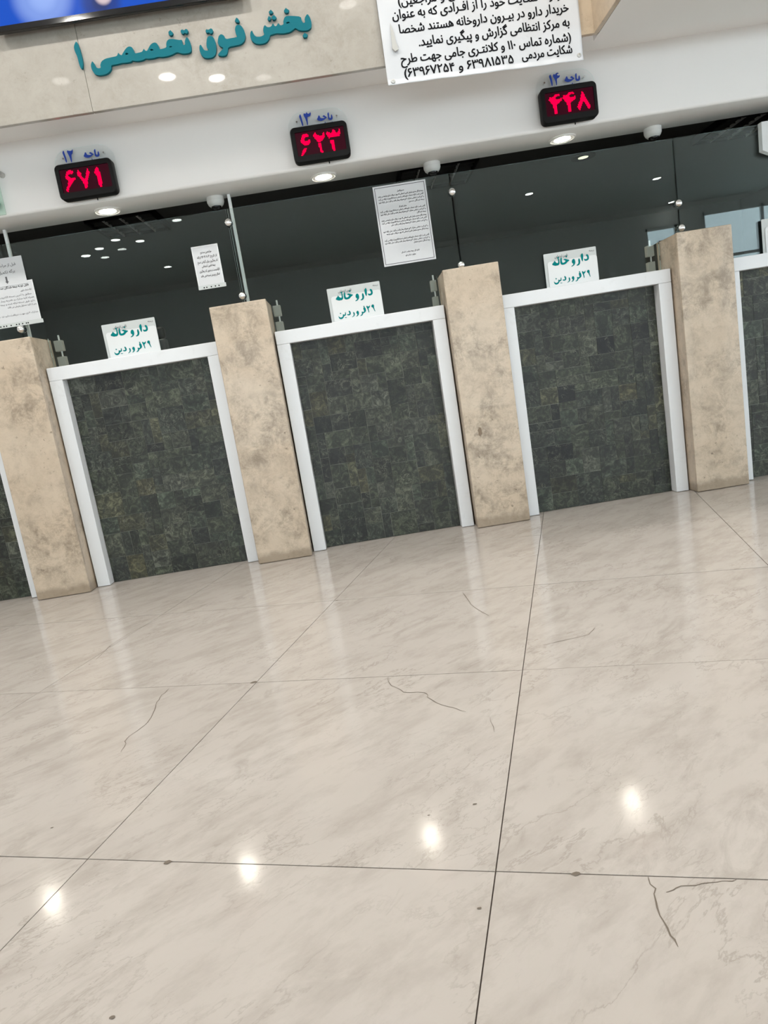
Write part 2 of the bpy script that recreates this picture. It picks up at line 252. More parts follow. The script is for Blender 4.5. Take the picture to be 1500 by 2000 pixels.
# ------------------------------------------------------------------ materials
def mat(name, col=(.8, .8, .8), rough=.5, metal=0.0, coat=0.0, spec=.5, emit=None, es=0.0):
    m = bpy.data.materials.new(name); m.use_nodes = True
    b = m.node_tree.nodes['Principled BSDF']
    b.inputs['Base Color'].default_value = (*col, 1); b.inputs['Roughness'].default_value = rough
    b.inputs['Metallic'].default_value = metal; b.inputs['Coat Weight'].default_value = coat
    b.inputs['Specular IOR Level'].default_value = spec; b.inputs['Coat Roughness'].default_value = .03
    if emit:
        b.inputs['Emission Color'].default_value = (*emit, 1); b.inputs['Emission Strength'].default_value = es
    return m
class NT:
    def __init__(s, m): s.t = m.node_tree; s.n = s.t.nodes; s.b = s.n['Principled BSDF']
    def add(s, typ, **k):
        n = s.n.new(typ)
        for a, v in k.items(): setattr(n, a, v)
        return n
    def ln(s, a, b): s.t.links.new(a, b)
    def coords(s, scale=(1, 1, 1), rot=(0, 0, 0), attr=None, kind='Object', tex=False):
        tc = s.add('ShaderNodeTexCoord'); mp = s.add('ShaderNodeMapping', vector_type='TEXTURE' if tex else 'POINT')
        mp.inputs['Scale'].default_value = scale; mp.inputs['Rotation'].default_value = rot
        src = tc.outputs[kind]
        if attr:
            at = s.add('ShaderNodeAttribute', attribute_name=attr)
            ad = s.add('ShaderNodeVectorMath', operation='MULTIPLY_ADD'); ad.inputs[1].default_value = (37, 23, 11)
            s.ln(at.outputs['Color'], ad.inputs[0]); s.ln(src, ad.inputs[2]); src = ad.outputs[0]
        s.ln(src, mp.inputs['Vector']); return mp.outputs['Vector']
    def noise(s, vec, scale, detail=6, rough=.55, dist=0.0):
        n = s.add('ShaderNodeTexNoise'); s.ln(vec, n.inputs['Vector'])
        n.inputs['Scale'].default_value = scale; n.inputs['Detail'].default_value = detail
        n.inputs['Roughness'].default_value = rough; n.inputs['Distortion'].default_value = dist
        return n.outputs['Fac']
    def ramp(s, fac, stops, interp='LINEAR'):
        r = s.add('ShaderNodeValToRGB'); r.color_ramp.interpolation = interp
        e = r.color_ramp.elements
        while len(e) < len(stops): e.new(.5)
        for q, (p, c) in zip(e, stops):
            q.position = p; q.color = (c, c, c, 1) if isinstance(c, (int, float)) else (*c, 1)
        s.ln(fac, r.inputs[0]); return r.outputs['Color']
    def mix(s, fac, a, b, mode='MIX'):
        m = s.add('ShaderNodeMix', data_type='RGBA', blend_type=mode)
        for sock, v in ((m.inputs[0], fac), (m.inputs[6], a), (m.inputs[7], b)):
            if hasattr(v, 'links'): s.ln(v, sock)
            else: sock.default_value = v if isinstance(v, (int, float)) else (*v, 1)
        return m.outputs[2]
    def math(s, op, a, b=0.0):
        m = s.add('ShaderNodeMath', operation=op)
        for i, v in enumerate((a, b)):
            if hasattr(v, 'links'): s.ln(v, m.inputs[i])
            else: m.inputs[i].default_value = v
        return m.outputs[0]
    def vein(s, fac, width):                        # thin line where the noise crosses one half
        d = s.math('ABSOLUTE', s.math('SUBTRACT', fac, .5)); return s.ramp(d, [(0, 1.0), (width, 0.0)])
def floor_marble():
    m = mat('cream_floor_marble', rough=.13, spec=.2); n = NT(m)
    v = n.coords(attr='tile_shift', scale=(1, 1, 1)); vr = n.coords(attr='tile_shift', scale=(1.0, .42, 1.0), rot=(0, 0, math.radians(36)), tex=True); vs = n.coords(attr='tile_shift', scale=(1.0, .42, 1.0), rot=(0, 0, math.radians(44)), tex=True)
    base = n.mix(n.ramp(n.noise(v, 2.3, 5, .6, .6), [(.3, 0.), (.72, 1.)]), FLOOR_A, FLOOR_B)
    base = n.mix(n.math('MULTIPLY', n.ramp(n.noise(vr, 6.0, 9, .66, .15), [(.46, 0.), (.66, 1.)]), .9), base, FLOOR_C)
    k = n.math('MULTIPLY', n.vein(n.noise(vr, 3.4, 8, .62, .35), .013), n.ramp(n.noise(v, 3.1, 3), [(.44, 0.), (.62, 1.)]))
    base = n.mix(n.math('MULTIPLY', k, .55), base, FLOOR_V)
    k2 = n.math('MULTIPLY', n.vein(n.noise(vr, 8.0, 6, .6, .3), .010), n.ramp(n.noise(v, 3.0, 2), [(.5, 0.), (.62, 1.)]))
    base = n.mix(n.math('MULTIPLY', k2, .45), base, FLOOR_V)
    st = n.math('MULTIPLY', n.ramp(n.noise(vs, 4.6, 10, .70, 1.1), [(.55, 0.), (.66, 1.)]), n.ramp(n.noise(v, 2.6, 3), [(.36, .15), (.6, 1.)]))
    base = n.mix(n.math('MULTIPLY', st, .40), base, FLOOR_V)
    n.ln(base, n.b.inputs['Base Color'])
    n.ln(n.ramp(n.noise(v, 9, 4), [(.3, .09), (.75, .14)]), n.b.inputs['Roughness'])
    return m
def travertine(name, A, Bc, D, rough, coat, dark=.6, pits=.8, foot=False):
    m = mat(name, rough=rough, coat=coat); n = NT(m)
    v = n.coords(kind='Generated') if False else n.coords()
    oi = n.add('ShaderNodeObjectInfo')
    ad = n.add('ShaderNodeVectorMath', operation='ADD'); sc = n.add('ShaderNodeVectorMath', operation='SCALE')
    cb = n.add('ShaderNodeCombineXYZ'); n.ln(oi.outputs['Random'], cb.inputs[0]); n.ln(oi.outputs['Random'], cb.inputs[2])
    n.ln(cb.outputs[0], sc.inputs[0]); sc.inputs['Scale'].default_value = 40
    n.ln(v, ad.inputs[0]); n.ln(sc.outputs[0], ad.inputs[1]); v = ad.outputs[0]
    base = n.mix(n.ramp(n.noise(v, 3.0, 5, .6, .5), [(.32, 0.), (.68, 1.)]), A, Bc)
    blot = n.math('MULTIPLY', n.math('MULTIPLY', n.ramp(n.noise(v, 11, 12, .82, .3), [(.42, 0.), (.60, 1.)]), n.ramp(n.noise(v, 3.6, 5, .65), [(.38, .22), (.58, 1.)])), dark)
    base = n.mix(blot, base, D)
    pit = n.math('MULTIPLY', n.ramp(n.noise(v, 38, 5, .7, .3), [(.62, 0.), (.70, 1.)]), n.math('MULTIPLY', n.ramp(n.noise(v, 4, 3), [(.45, 0.), (.62, 1.)]), pits))
    base = n.mix(pit, base, (D[0] * .45, D[1] * .42, D[2] * .40))
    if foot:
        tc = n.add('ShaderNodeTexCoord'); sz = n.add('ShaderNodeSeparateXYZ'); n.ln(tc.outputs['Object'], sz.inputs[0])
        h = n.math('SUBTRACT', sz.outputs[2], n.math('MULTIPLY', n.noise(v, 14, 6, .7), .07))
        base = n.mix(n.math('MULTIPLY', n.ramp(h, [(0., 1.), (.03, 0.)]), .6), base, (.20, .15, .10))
    n.ln(base, n.b.inputs['Base Color'])
    bp = n.add('ShaderNodeBump'); bp.inputs['Strength'].default_value = .12; bp.inputs['Distance'].default_value = .002
    n.ln(n.math('SUBTRACT', 1.0, pit), bp.inputs['Height']); n.ln(bp.outputs[0], n.b.inputs['Normal'])
    return m
def slate():
    m = mat('green_slate', rough=.42, spec=.4); n = NT(m)
    at = n.add('ShaderNodeAttribute', attribute_name='tile_color')
    v = n.coords(attr='tile_color')
    f = n.ramp(n.noise(v, 22, 10, .74, 1.6), [(.33, .14), (.5, .55), (.64, 2.1)])
    c = n.mix(1.0, at.outputs['Color'], f, 'MULTIPLY')
    k = n.math('MULTIPLY', n.vein(n.noise(v, 9, 6, .65, 2.5), .014), n.ramp(n.noise(v, 11, 3), [(.45, 0.), (.6, 1.)]))
    c = n.mix(n.math('MULTIPLY', k, .7), c, (.24, .25, .19))
    d = n.ramp(n.noise(v, 19, 8, .74, 1.6), [(.58, 0.), (.64, 1.)])
    c = n.mix(n.math('MULTIPLY', d, .75), c, (.014, .016, .014))
    n.ln(c, n.b.inputs['Base Color'])
    bp = n.add('ShaderNodeBump'); bp.inputs['Strength'].default_value = .25; bp.inputs['Distance'].default_value = .002
    n.ln(n.noise(v, 30, 6), bp.inputs['Height']); n.ln(bp.outputs[0], n.b.inputs['Normal'])
    return m
def glass_mat(name, tint, ior=1.5, rough=0.0):
    m = bpy.data.materials.new(name); m.use_nodes = True; t = m.node_tree; t.nodes.clear()
    o = t.nodes.new('ShaderNodeOutputMaterial'); mx = t.nodes.new('ShaderNodeMixShader'); fr = t.nodes.new('ShaderNodeFresnel')
    g = t.nodes.new('ShaderNodeBsdfGlossy'); tr = t.nodes.new('ShaderNodeBsdfTransparent')
    fr.inputs[0].default_value = ior; g.inputs['Roughness'].default_value = rough; g.inputs['Color'].default_value = (.90, 1.0, .985, 1); tr.inputs[0].default_value = (*tint, 1)
    t.links.new(fr.outputs[0], mx.inputs[0]); t.links.new(tr.outputs[0], mx.inputs[1]); t.links.new(g.outputs[0], mx.inputs[2])
    t.links.new(mx.outputs[0], o.inputs[0]); return m
def scuffed_white():
    m = mat('white_solid_surface', (.745, .76, .775), .28, spec=.5); n = NT(m); v = n.coords()
    g = n.math('MULTIPLY', n.ramp(n.noise(v, 7, 7, .7, .8), [(.58, 0.), (.74, 1.)]), .35)
    n.ln(n.mix(g, (.745, .76, .775), (.52, .52, .51)), n.b.inputs['Base Color']); return m
def screen_picture():
    """the blurred blue picture on the television: pale glow, pinkish spot and navy figure on blue"""
    m = bpy.data.materials.new('blue_screen_picture'); m.use_nodes = True; n = NT(m)
    n.b.inputs['Base Color'].default_value = (.004, .004, .006, 1); n.b.inputs['Roughness'].default_value = .35; n.b.inputs['Specular IOR Level'].default_value = .08
    ge = n.add('ShaderNodeTexCoord'); sp = n.add('ShaderNodeSeparateXYZ'); n.ln(ge.outputs['Object'], sp.inputs[0])
    def blob(cx, cz, rx, rz):
        a = n.math('DIVIDE', n.math('SUBTRACT', sp.outputs[0], cx), rx); b = n.math('DIVIDE', n.math('SUBTRACT', sp.outputs[2], cz), rz)
        d = n.math('ADD', n.math('MULTIPLY', a, a), n.math('MULTIPLY', b, b)); return n.ramp(d, [(0., 1.), (.25, .7), (1., 0.)], 'EASE')
    c = n.mix(n.math('MULTIPLY', blob(-.06, .06, .10, .10), 1.0), (.001, .080, .56), (.012, .03, .15))
    c = n.mix(n.math('MULTIPLY', blob(-.30, .115, .15, .15), 1.0), c, (.30, .45, .92))
    c = n.mix(n.math('MULTIPLY', blob(-.045, .085, .045, .045), 1.0), c, (1.0, .80, .78))
    c = n.mix(n.math('MULTIPLY', blob(.30, .25, .16, .20), .9), c, (.10, .22, .60))
    n.ln(c, n.b.inputs['Emission Color']); n.b.inputs['Emission Strength'].default_value = 1.0
    return m
FLOOR_A = (.515, .472, .432); FLOOR_B = (.473, .432, .393); FLOOR_C = (.415, .375, .336); FLOOR_V = (.29, .257, .22)
M = dict(
    floor=floor_marble(), joint=mat('dark_joint', (.07, .055, .045), .8), crack=mat('hairline_crack', (.16, .13, .10), .7),
    white=mat('white_paint', (.86, .845, .825), .55), ceil=mat('ceiling_paint', (.83, .82, .80), .7),
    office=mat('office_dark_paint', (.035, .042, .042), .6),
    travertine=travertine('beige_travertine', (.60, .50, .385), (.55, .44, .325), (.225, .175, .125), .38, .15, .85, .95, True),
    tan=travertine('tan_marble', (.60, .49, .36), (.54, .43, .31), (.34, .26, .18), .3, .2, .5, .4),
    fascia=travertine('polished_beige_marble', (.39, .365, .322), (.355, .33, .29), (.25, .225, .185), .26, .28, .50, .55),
    frame=scuffed_white(), slate=slate(), grout=mat('grey_grout', (.19, .195, .165), .8),
    glass=glass_mat('screen_glass', (.93, .955, .95)), acrylic=glass_mat('clear_acrylic', (.988, .99, .99), 1.38),
    green_acrylic=glass_mat('greenish_acrylic', (.90, .97, .93), 1.45),
    chrome=mat('chrome', (.80, .80, .80), .12, 1.0), steel=mat('brushed_steel', (.55, .55, .53), .38, 1.0), alu=mat('white_aluminium', (.85, .86, .85), .4),
    black=mat('black_plastic', (.005, .005, .005), .42, spec=.2), gloss_black=mat('gloss_black_plastic', (.006, .006, .007), .10, coat=.1),
    led_window=mat('dark_red_display_window', (.010, .002, .004), .30, spec=.06, emit=(.10, .004, .02), es=.30),
    led=mat('lit_red_dots', (.2, 0, .01), 1.0, spec=0.0, emit=(1.0, .0, .045), es=1.5),
    teal=mat('teal_acrylic_lettering', (.001, .125, .160), .55, spec=.15), teal_print=mat('teal_print', (.001, .19, .19), .7, spec=.08),
    blue=mat('blue_vinyl_lettering', (.010, .055, .42), .5),
    paper=mat('white_paper', (.62, .635, .65), .6), card=mat('glossy_white_card', (.71, .73, .73), .4), card_grey=mat('pale_card', (.54, .57, .56), .4),
    ink=mat('black_ink', (.008, .008, .010), .8, spec=.1), grey_ink=mat('grey_ink', (.10, .10, .11), .6),
    vinyl=mat('white_banner_vinyl', (.57, .59, .615), .33), tear=mat('torn_banner_backing', (.42, .42, .40), .5),
    lamp=mat('lit_lamp_lens', (1, 1, 1), .4, emit=(1.0, .94, .80), es=150.0),
    olamp=mat('dim_office_lamp_lens', (1, 1, .9), .4, emit=(1.0, 1.0, .72), es=1.3),
    lamp_ring=mat('white_lamp_ring', (.80, .79, .77), .35), dome=mat('smoked_camera_dome', (.012, .012, .013), .08),
    cam_white=mat('camera_white_plastic', (.70, .69, .66), .4), plastic_grey=mat('grey_plastic', (.46, .44, .39), .45),
    green=mat('green_sign_print', (.02, .32, .20), .5), screen=screen_picture(),
    louvre_grey=mat('louvre_grey', (.10, .10, .10), .3, .5),
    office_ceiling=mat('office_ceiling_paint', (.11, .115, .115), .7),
)
# ------------------------------------------------------------------ the setting
R_ = random.Random(7)
TH = math.radians(-16.474)
uv = lambda u, v: (u * math.cos(TH) - v * math.sin(TH), u * math.sin(TH) + v * math.cos(TH))
def build_floor():
    bm = bmesh.new(); ly = bm.loops.layers.float_color.new('tile_shift')
    us = [.037 + .807 * k for k in range(-13, 15)]
    vs = [-1.705 + .80 * k for k in range(-12, 1)] + [-.938 + .80 * k for k in range(0, 10)]
    g = .0012
    for u0, u1 in zip(us, us[1:]):
        for v0, v1 in zip(vs, vs[1:]):
            cx, cy = uv((u0 + u1) / 2, (v0 + v1) / 2)
            if not (-6.2 < cx < 8.7 and -10.2 < cy < 5.2): continue
            dz = R_.uniform(-.0003, .0003)
            P = [(u0 + g, v0 + g), (u1 - g, v0 + g), (u1 - g, v1 - g), (u0 + g, v1 - g)]
            top = [bm.verts.new((*uv(*q), dz)) for q in P]; bot = [bm.verts.new((*uv(*q), -.004)) for q in P]
            fs = [bm.faces.new(top)] + [bm.faces.new((top[i], bot[i], bot[(i + 1) % 4], top[(i + 1) % 4])) for i in range(4)]
            c = (R_.random(), R_.random(), R_.random(), 1)
            for f in fs:
                for l in f.loops: l[ly] = c
    a = [bm.verts.new((x, y, -.0035)) for x, y in ((-6.6, -10.4), (9, -10.4), (9, 5.4), (-6.6, 5.4))]
    bm.faces.new(a).material_index = 1
    rc = random.Random(3)
    def strip(P, w):                                # hairline cracks: thin ribbons lying on the tile
        pts = []
        for (ax, ay), (bx, by) in zip(P, P[1:]):
            for k in range(3):
                t = k / 3; pts.append((ax + (bx - ax) * t + rc.uniform(-.003, .003), ay + (by - ay) * t + rc.uniform(-.003, .003)))
        pts.append(P[-1]); prev = None
        for i, q in enumerate(pts):
            q2 = pts[min(i + 1, len(pts) - 1)]; q0 = pts[max(i - 1, 0)]
            d = Vector((q2[0] - q0[0], q2[1] - q0[1])).normalized(); ww = w * rc.uniform(.5, 1.1) * (.4 if i in (0, len(pts) - 1) else 1)
            cur = (bm.verts.new((q[0] - d.y * ww, q[1] + d.x * ww, .0007)), bm.verts.new((q[0] + d.y * ww, q[1] - d.x * ww, .0007)))
            if prev: bm.faces.new((prev[0], prev[1], cur[1], cur[0])).material_index = 2
            prev = cur
    for P, w in zip(D['cracks'], (.0011, .0010, .0013, .0009, .0012, .0010, .0008, .0010)):
        strip([(a * 1e-3, b * 1e-3) for a, b in P], w)
    for i, (x, y) in enumerate(D['spots']):
        r = (.0045, .004, .004, .005, .003, .004, .004, .004, .013, .009, .008, .009, .004)[i]
        n = 9
        f = bm.faces.new([bm.verts.new((x * 1e-3 + r * rc.uniform(.6, 1.2) * math.cos(6.283 * k / n), y * 1e-3 + r * .6 * rc.uniform(.6, 1.2) * math.sin(6.283 * k / n), .0009)) for k in range(n)])
        f.material_index = 2
    return struct('floor', bm, [M['floor'], M['joint'], M['crack']])
build_floor()

XL, XR, YB = -5.5, 9.5, -9.5
struct('ceiling', B(XL, XR, YB, .09, HALL_Z, HALL_Z + .1), M['ceil'])
struct('wall_left', B(XL - .1, XL, YB, 4.6, 0, HALL_Z), M['white'])
bm = bmesh.new(); box(bm, XR, XR + .1, YB, -6.0, 0, HALL_Z); box(bm, XR, XR + .1, -2.0, 4.6, 0, HALL_Z); box(bm, XR, XR + .1, -6.0, -2.0, 2.8, HALL_Z); box(bm, XR, XR + .1, -6.0, -2.0, 0, .25)
struct('wall_right', bm, M['white'])
OPEN = [(-5.2, -2.7, .1, 2.1), (-2.4, .1, .1, 2.1), (.4, 2.9, .1, 2.1), (3.2, 5.5, .1, 2.1), (5.80, 6.42, .02, 2.95), (6.90, 9.2, .02, 3.08)]  # the four low openings are added, unseen, to throw frontal daylight on the band
bm = bmesh.new(); e = XL
for a0, a1, z0, z1 in OPEN:
    box(bm, e, a0, YB - .1, YB, 0, HALL_Z); box(bm, a0, a1, YB - .1, YB, z1, HALL_Z); box(bm, a0, a1, YB - .1, YB, 0, z0); e = a1
box(bm, e, XR, YB - .1, YB, 0, HALL_Z); struct('wall_back', bm, M['white'])
def window(n, a0, a1, z0, z1, divs, along_x):
    """frame with mullions, and its pane as a trim of its own"""
    bm = bmesh.new(); pos = [a0 + (a1 - a0 - .05) * k / divs for k in range(divs + 1)]
    def bar(a, b, c, d):
        if along_x: box(bm, a, b, YB - .08, YB - .02, c, d)
        else: box(bm, XR + .02, XR + .08, a, b, c, d)
    for p in pos: bar(p, p + .05, z0, z1)
    for z in (z0, z1 - .05, z0 + (z1 - z0) * .72): bar(a0, a1, z, z + .05)
    struct('window_%d' % n, bm, M['alu'])
    struct('trim_%d' % (10 + n), B(a0, a1, YB - .055, YB - .045, z0, z1) if along_x else B(XR + .045, XR + .055, a0, a1, z0, z1), M['glass'])
for k, (a0, a1, z0, z1) in enumerate(OPEN): window(k + 1, a0, a1, z0, z1, 1 if a1 - a0 < 1 else 2, True)
window(7, -6.0, -2.0, .25, 2.8, 4, False)

# band over the counters with its underside, rounded at the lower edges
bm = bmesh.new(); box(bm, XL, XR, .09, .375, 1.95, HALL_Z)
es = [e for e in bm.edges if all(abs(v.co.z - 1.95) < 1e-4 for v in e.verts) and abs(e.verts[0].co.x - e.verts[1].co.x) > 1]
bmesh.ops.bevel(bm, geom=es, offset=.016, segments=5, profile=.5, affect='EDGES')
struct('wall_front', bm, M['white'], smooth=True)
# marble fascia that carries the lettering: slabs with fine seams, a lip below
bm = bmesh.new()
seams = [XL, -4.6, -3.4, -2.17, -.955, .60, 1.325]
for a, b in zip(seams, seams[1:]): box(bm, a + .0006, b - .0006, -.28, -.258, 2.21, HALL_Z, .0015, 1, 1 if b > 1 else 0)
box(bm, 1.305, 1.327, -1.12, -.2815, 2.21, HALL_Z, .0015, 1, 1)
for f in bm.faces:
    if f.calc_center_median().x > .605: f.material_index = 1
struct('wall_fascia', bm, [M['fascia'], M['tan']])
struct('trim_2', B(XL, 1.325, -.258, .09, 2.285, HALL_Z), M['white'])
bm = bmesh.new(); box(bm, 1.328, XR, -1.12, -.2, 2.21, HALL_Z); box(bm, 1.328, XR, -.2, .09, 2.285, HALL_Z)
struct('trim_3', bm, M['white'])
# dim office behind the glass
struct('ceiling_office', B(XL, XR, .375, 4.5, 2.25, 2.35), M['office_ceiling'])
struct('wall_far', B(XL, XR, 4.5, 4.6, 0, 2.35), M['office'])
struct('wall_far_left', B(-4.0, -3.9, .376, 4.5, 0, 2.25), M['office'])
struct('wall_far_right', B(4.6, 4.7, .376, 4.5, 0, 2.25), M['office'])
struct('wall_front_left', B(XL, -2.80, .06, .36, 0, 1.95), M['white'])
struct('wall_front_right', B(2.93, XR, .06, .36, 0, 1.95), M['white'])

# ------------------------------------------------------------------ travertine pillars
PX = [(-1.867, -1.580), (-.669, -.380), (.525, .812), (1.730, 2.016)]
PH = 1.35
def pillar(x0, x1, label):
    t = thing('travertine_pillar', label, 'pillar', ((x0 + x1) / 2, .125, 0), 'travertine pillars between the counters')
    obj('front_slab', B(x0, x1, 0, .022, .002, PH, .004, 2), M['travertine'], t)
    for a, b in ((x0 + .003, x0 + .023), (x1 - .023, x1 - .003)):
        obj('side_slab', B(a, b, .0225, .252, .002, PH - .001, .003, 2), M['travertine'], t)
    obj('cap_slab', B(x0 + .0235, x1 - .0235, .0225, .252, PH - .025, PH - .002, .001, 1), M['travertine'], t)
    return t
for (a, b), s in zip(PX, ('leftmost beige travertine pillar, under the two overlapping notices', 'beige travertine pillar between the white sign under 671 and the one under 623',
                          'beige travertine pillar with a dark smudge, right of the 623 counter', 'rightmost pale travertine pillar with grey mottling, right of the 448 counter')):
    t = pillar(a, b, s)
    if 'smudge' in s:
        rs = random.Random(5); n = 16
        obj('smudge', prism(bmesh.new(), [(.6035 + .013 * rs.uniform(.5, 1.1) * math.cos(6.283 * k / n), .5115 + .032 * rs.uniform(.55, 1.1) * math.sin(6.283 * k / n) ) for k in range(n)], -.0006, -.0001), mat('brown_smudge', (.22, .165, .115), .7), t)

# ------------------------------------------------------------------ service counters
FY, PYc, TOPZ, LOWZ = .09, .15, 1.191, 1.1225
PAL = [(0.0377, 0.043, 0.0296), (0.0426, 0.0493, 0.033), (0.0492, 0.0541, 0.0385), (0.0328, 0.0382, 0.0289), (0.0574, 0.0589, 0.0358), (0.0689, 0.0668, 0.0372), (0.0279, 0.0318, 0.0248), (0.0451, 0.0557, 0.0399), (0.0197, 0.0207, 0.0166), (0.0541, 0.0589, 0.0454)]
PWT = [5, 5, 4, 4, 2, 1.2, 3, 4, 1.1, 3]
def slate_panel(x0, x1, seed, parent, dark=()):
    rg = random.Random(seed)
    nx = max(2, round((x1 - x0) / .0472)); nz = 25
    ux, uz = (x1 - x0) / nx, LOWZ / nz
    occ = [[False] * nx for _ in range(nz)]
    kinds = [(2, 2), (3, 2), (2, 3), (2, 1), (1, 2), (3, 3), (2, 2), (3, 2), (1, 3), (4, 1), (1, 1)]
    wts = [7, 8, 4, 3, 2.5, 1.5, 4, 4, 1.4, .8, .3]
    bm = bmesh.new(); ly = bm.loops.layers.float_color.new('tile_color')
    for j in range(nz):
        for i in range(nx):
            if occ[j][i]: continue
            for _ in range(40):
                w, h = rg.choices(kinds, wts)[0]
                if i + w <= nx and j + h <= nz and not any(occ[j + b][i + a] for b in range(h) for a in range(w)): break
            else: w = h = 1
            for b in range(h):
                for a in range(w): occ[j + b][i + a] = True
            X0, X1, Z0, Z1 = x0 + i * ux, x0 + (i + w) * ux, j * uz + .002, (j + h) * uz + .002
            c = rg.choices(PAL, PWT)[0]
            for px, pz in dark:
                if X0 < px < X1 and Z0 < pz < Z1: c = (.010, .011, .010)
            k = rg.choice((.50, .72, .9, 1.0, 1.12, 1.3)) * rg.uniform(.92, 1.08); c = tuple(q * k for q in c); g = rg.uniform(.0006, .0014); y = PYc + rg.uniform(0, .0016)
            n0 = set(bm.faces); box(bm, X0 + g, X1 - g, y, PYc + .008, Z0 + g, min(Z1, LOWZ) - g)
            for f in bm.faces:
                if f not in n0:
                    for l in f.loops: l[ly] = (*c, 1)
    box(bm, x0, x1, PYc + .003, PYc + .05, .002, LOWZ - .001, mi=1)
    return obj('slate_front', bm, [M['slate'], M['grout']], parent)
def counter(x0, x1, seed, label, dark=()):
    t = thing('service_counter', label, 'counter', ((x0 + x1) / 2, .35, 0), 'white framed service counters')
    lw = .069
    obj('side_panel', B(x0, x0 + lw, FY, .62, .002, LOWZ - .0002, .003, 2), M['frame'], t)
    obj('side_panel', B(x1 - lw + .001, x1, FY, .62, .002, LOWZ - .0002, .003, 2), M['frame'], t)
    obj('countertop', B(x0, x1, FY, .66, LOWZ, TOPZ, .003, 2), M['frame'], t)
    slate_panel(x0 + lw + .001, x1 - lw - .0005, seed, t, dark)
    return t
counter(-2.78, -1.872, 11, 'dark slate counter cut off at the left edge, left of the leftmost pillar')
counter(-1.575, -.674, 12, 'white framed dark slate counter under the 671 display')
counter(-.375, .520, 24, 'white framed dark slate counter under the 623 display, scuffed corners')
counter(.817, 1.725, 35, 'white framed green slate counter with a black chipped tile, under the 448 display', [(1.403, .818), (1.093, .624), (1.09, .30)])
counter(2.021, 2.91, 46, 'white framed slate counter cut off at the right edge, right of the rightmost pillar')

# ------------------------------------------------------------------ glass screens, their standoffs and clamps
SEAM = [-2.85, -1.698, -.518, .658, 1.846, 2.98]
GY, GT = .20, 1.852
def pane(i, label):
    s0, s1 = SEAM[i] + .004, SEAM[i + 1] - .004
    a = PX[i - 1][1] + .004 if i > 0 else -2.775
    b = PX[i][0] - .004 if i < 4 else 2.905
    zb, zp = TOPZ + .001, PH + .003
    pts = [(a, zb), (b, zb), (b, zp), (s1, zp), (s1, GT), (s0, GT), (s0, zp), (a, zp)]
    t = obj('glass_screen', prism(bmesh.new(), pts, GY, GY + .010), M['glass'])
    return tag(t, label, 'glass screen', 'glass screens over the counters')
for i, s in enumerate(('glass screen at the left edge behind the two overlapping notices', 'glass screen carrying the small plastic sleeve notice, under the 671 display',
                       'glass screen carrying the tall black bordered notice, under the 623 display', 'bare dark glass screen with no notice on it, under the 448 display',
                       'glass screen at the right edge with bluish reflections and a small white box')): pane(i, s)
def standoff(x, z, label):
    t = thing('glass_standoff', label, 'glass connector', (x, .2, z), 'chrome connectors on the glass joints')
    obj('cap', lathe(bmesh.new(), [(.0195, -.004), (.0200, -.009), (.0188, -.015), (.0140, -.0200), (.0070, -.0228), (.0005, -.0236)], (x, .2, z), 'Y', 28), M['chrome'], t, True)
    obj('stud', lathe(bmesh.new(), [(.0035, -.004), (.0035, .030)], (x, .2, z), 'Y', 12), M['steel'], t, True)
    obj('back_plate', lathe(bmesh.new(), [(.0195, .011), (.0195, .020), (.012, .026), (.0005, .027)], (x, .2, z), 'Y', 24), M['chrome'], t, True)
for x, z, s in ((-1.698, 1.421, 'chrome glass connector just below the plastic sleeve at the left edge'),
                (-.519, 1.783, 'upper chrome glass connector beside the white post, below a dome camera'), (-.518, 1.411, 'lower chrome glass connector beside the white post, just above a pillar'),
                (.660, 1.759, 'chrome glass connector right of the tall bordered notice'), (.656, 1.389, 'chrome glass connector half hidden by the pillar right of 623'),
                (1.845, 1.525, 'chrome glass connector standing free above the rightmost pillar'), (1.850, 1.398, 'chrome glass connector touching the top of the rightmost pillar')):
    standoff(x, z, s)
def clamp(x0, x1, label):
    w = x1 - x0; rx = x0 + w * .62
    t = thing('glass_clamp', label, 'bracket', ((x0 + x1) / 2, .275, TOPZ), 'grey brackets behind the pillar edges')
    obj('rod', lathe(bmesh.new(), [(.0045, TOPZ), (.0045, 1.372)], (rx, .275, 0), 'Z', 12), M['alu'], t, True)
    obj('block', B(x0, x1, .258, .292, 1.287, 1.344, .003, 2), M['plastic_grey'], t)
    obj('block', B(x0, x1, .258, .292, 1.200, 1.258, .003, 2), M['plastic_grey'], t)
clamp(-1.574, -1.530, 'grey bracket beside the top of the leftmost pillar'); clamp(-.377, -.336, 'grey bracket right of the pillar between 671 and 623')
clamp(.488, .521, 'grey bracket left of the smudged pillar'); clamp(1.683, 1.723, 'grey bracket left of the rightmost pillar')
for x, s in ((-.505, 'slim white post rising from the pillar between 671 and 623'), (-1.706, 'slim white post passing behind the notices at the left edge')):
    tag(obj('partition_post', B(x - .008, x + .008, .292, .308, .001, 1.949, .002, 2), M['alu']), s, 'post', 'slim white posts')

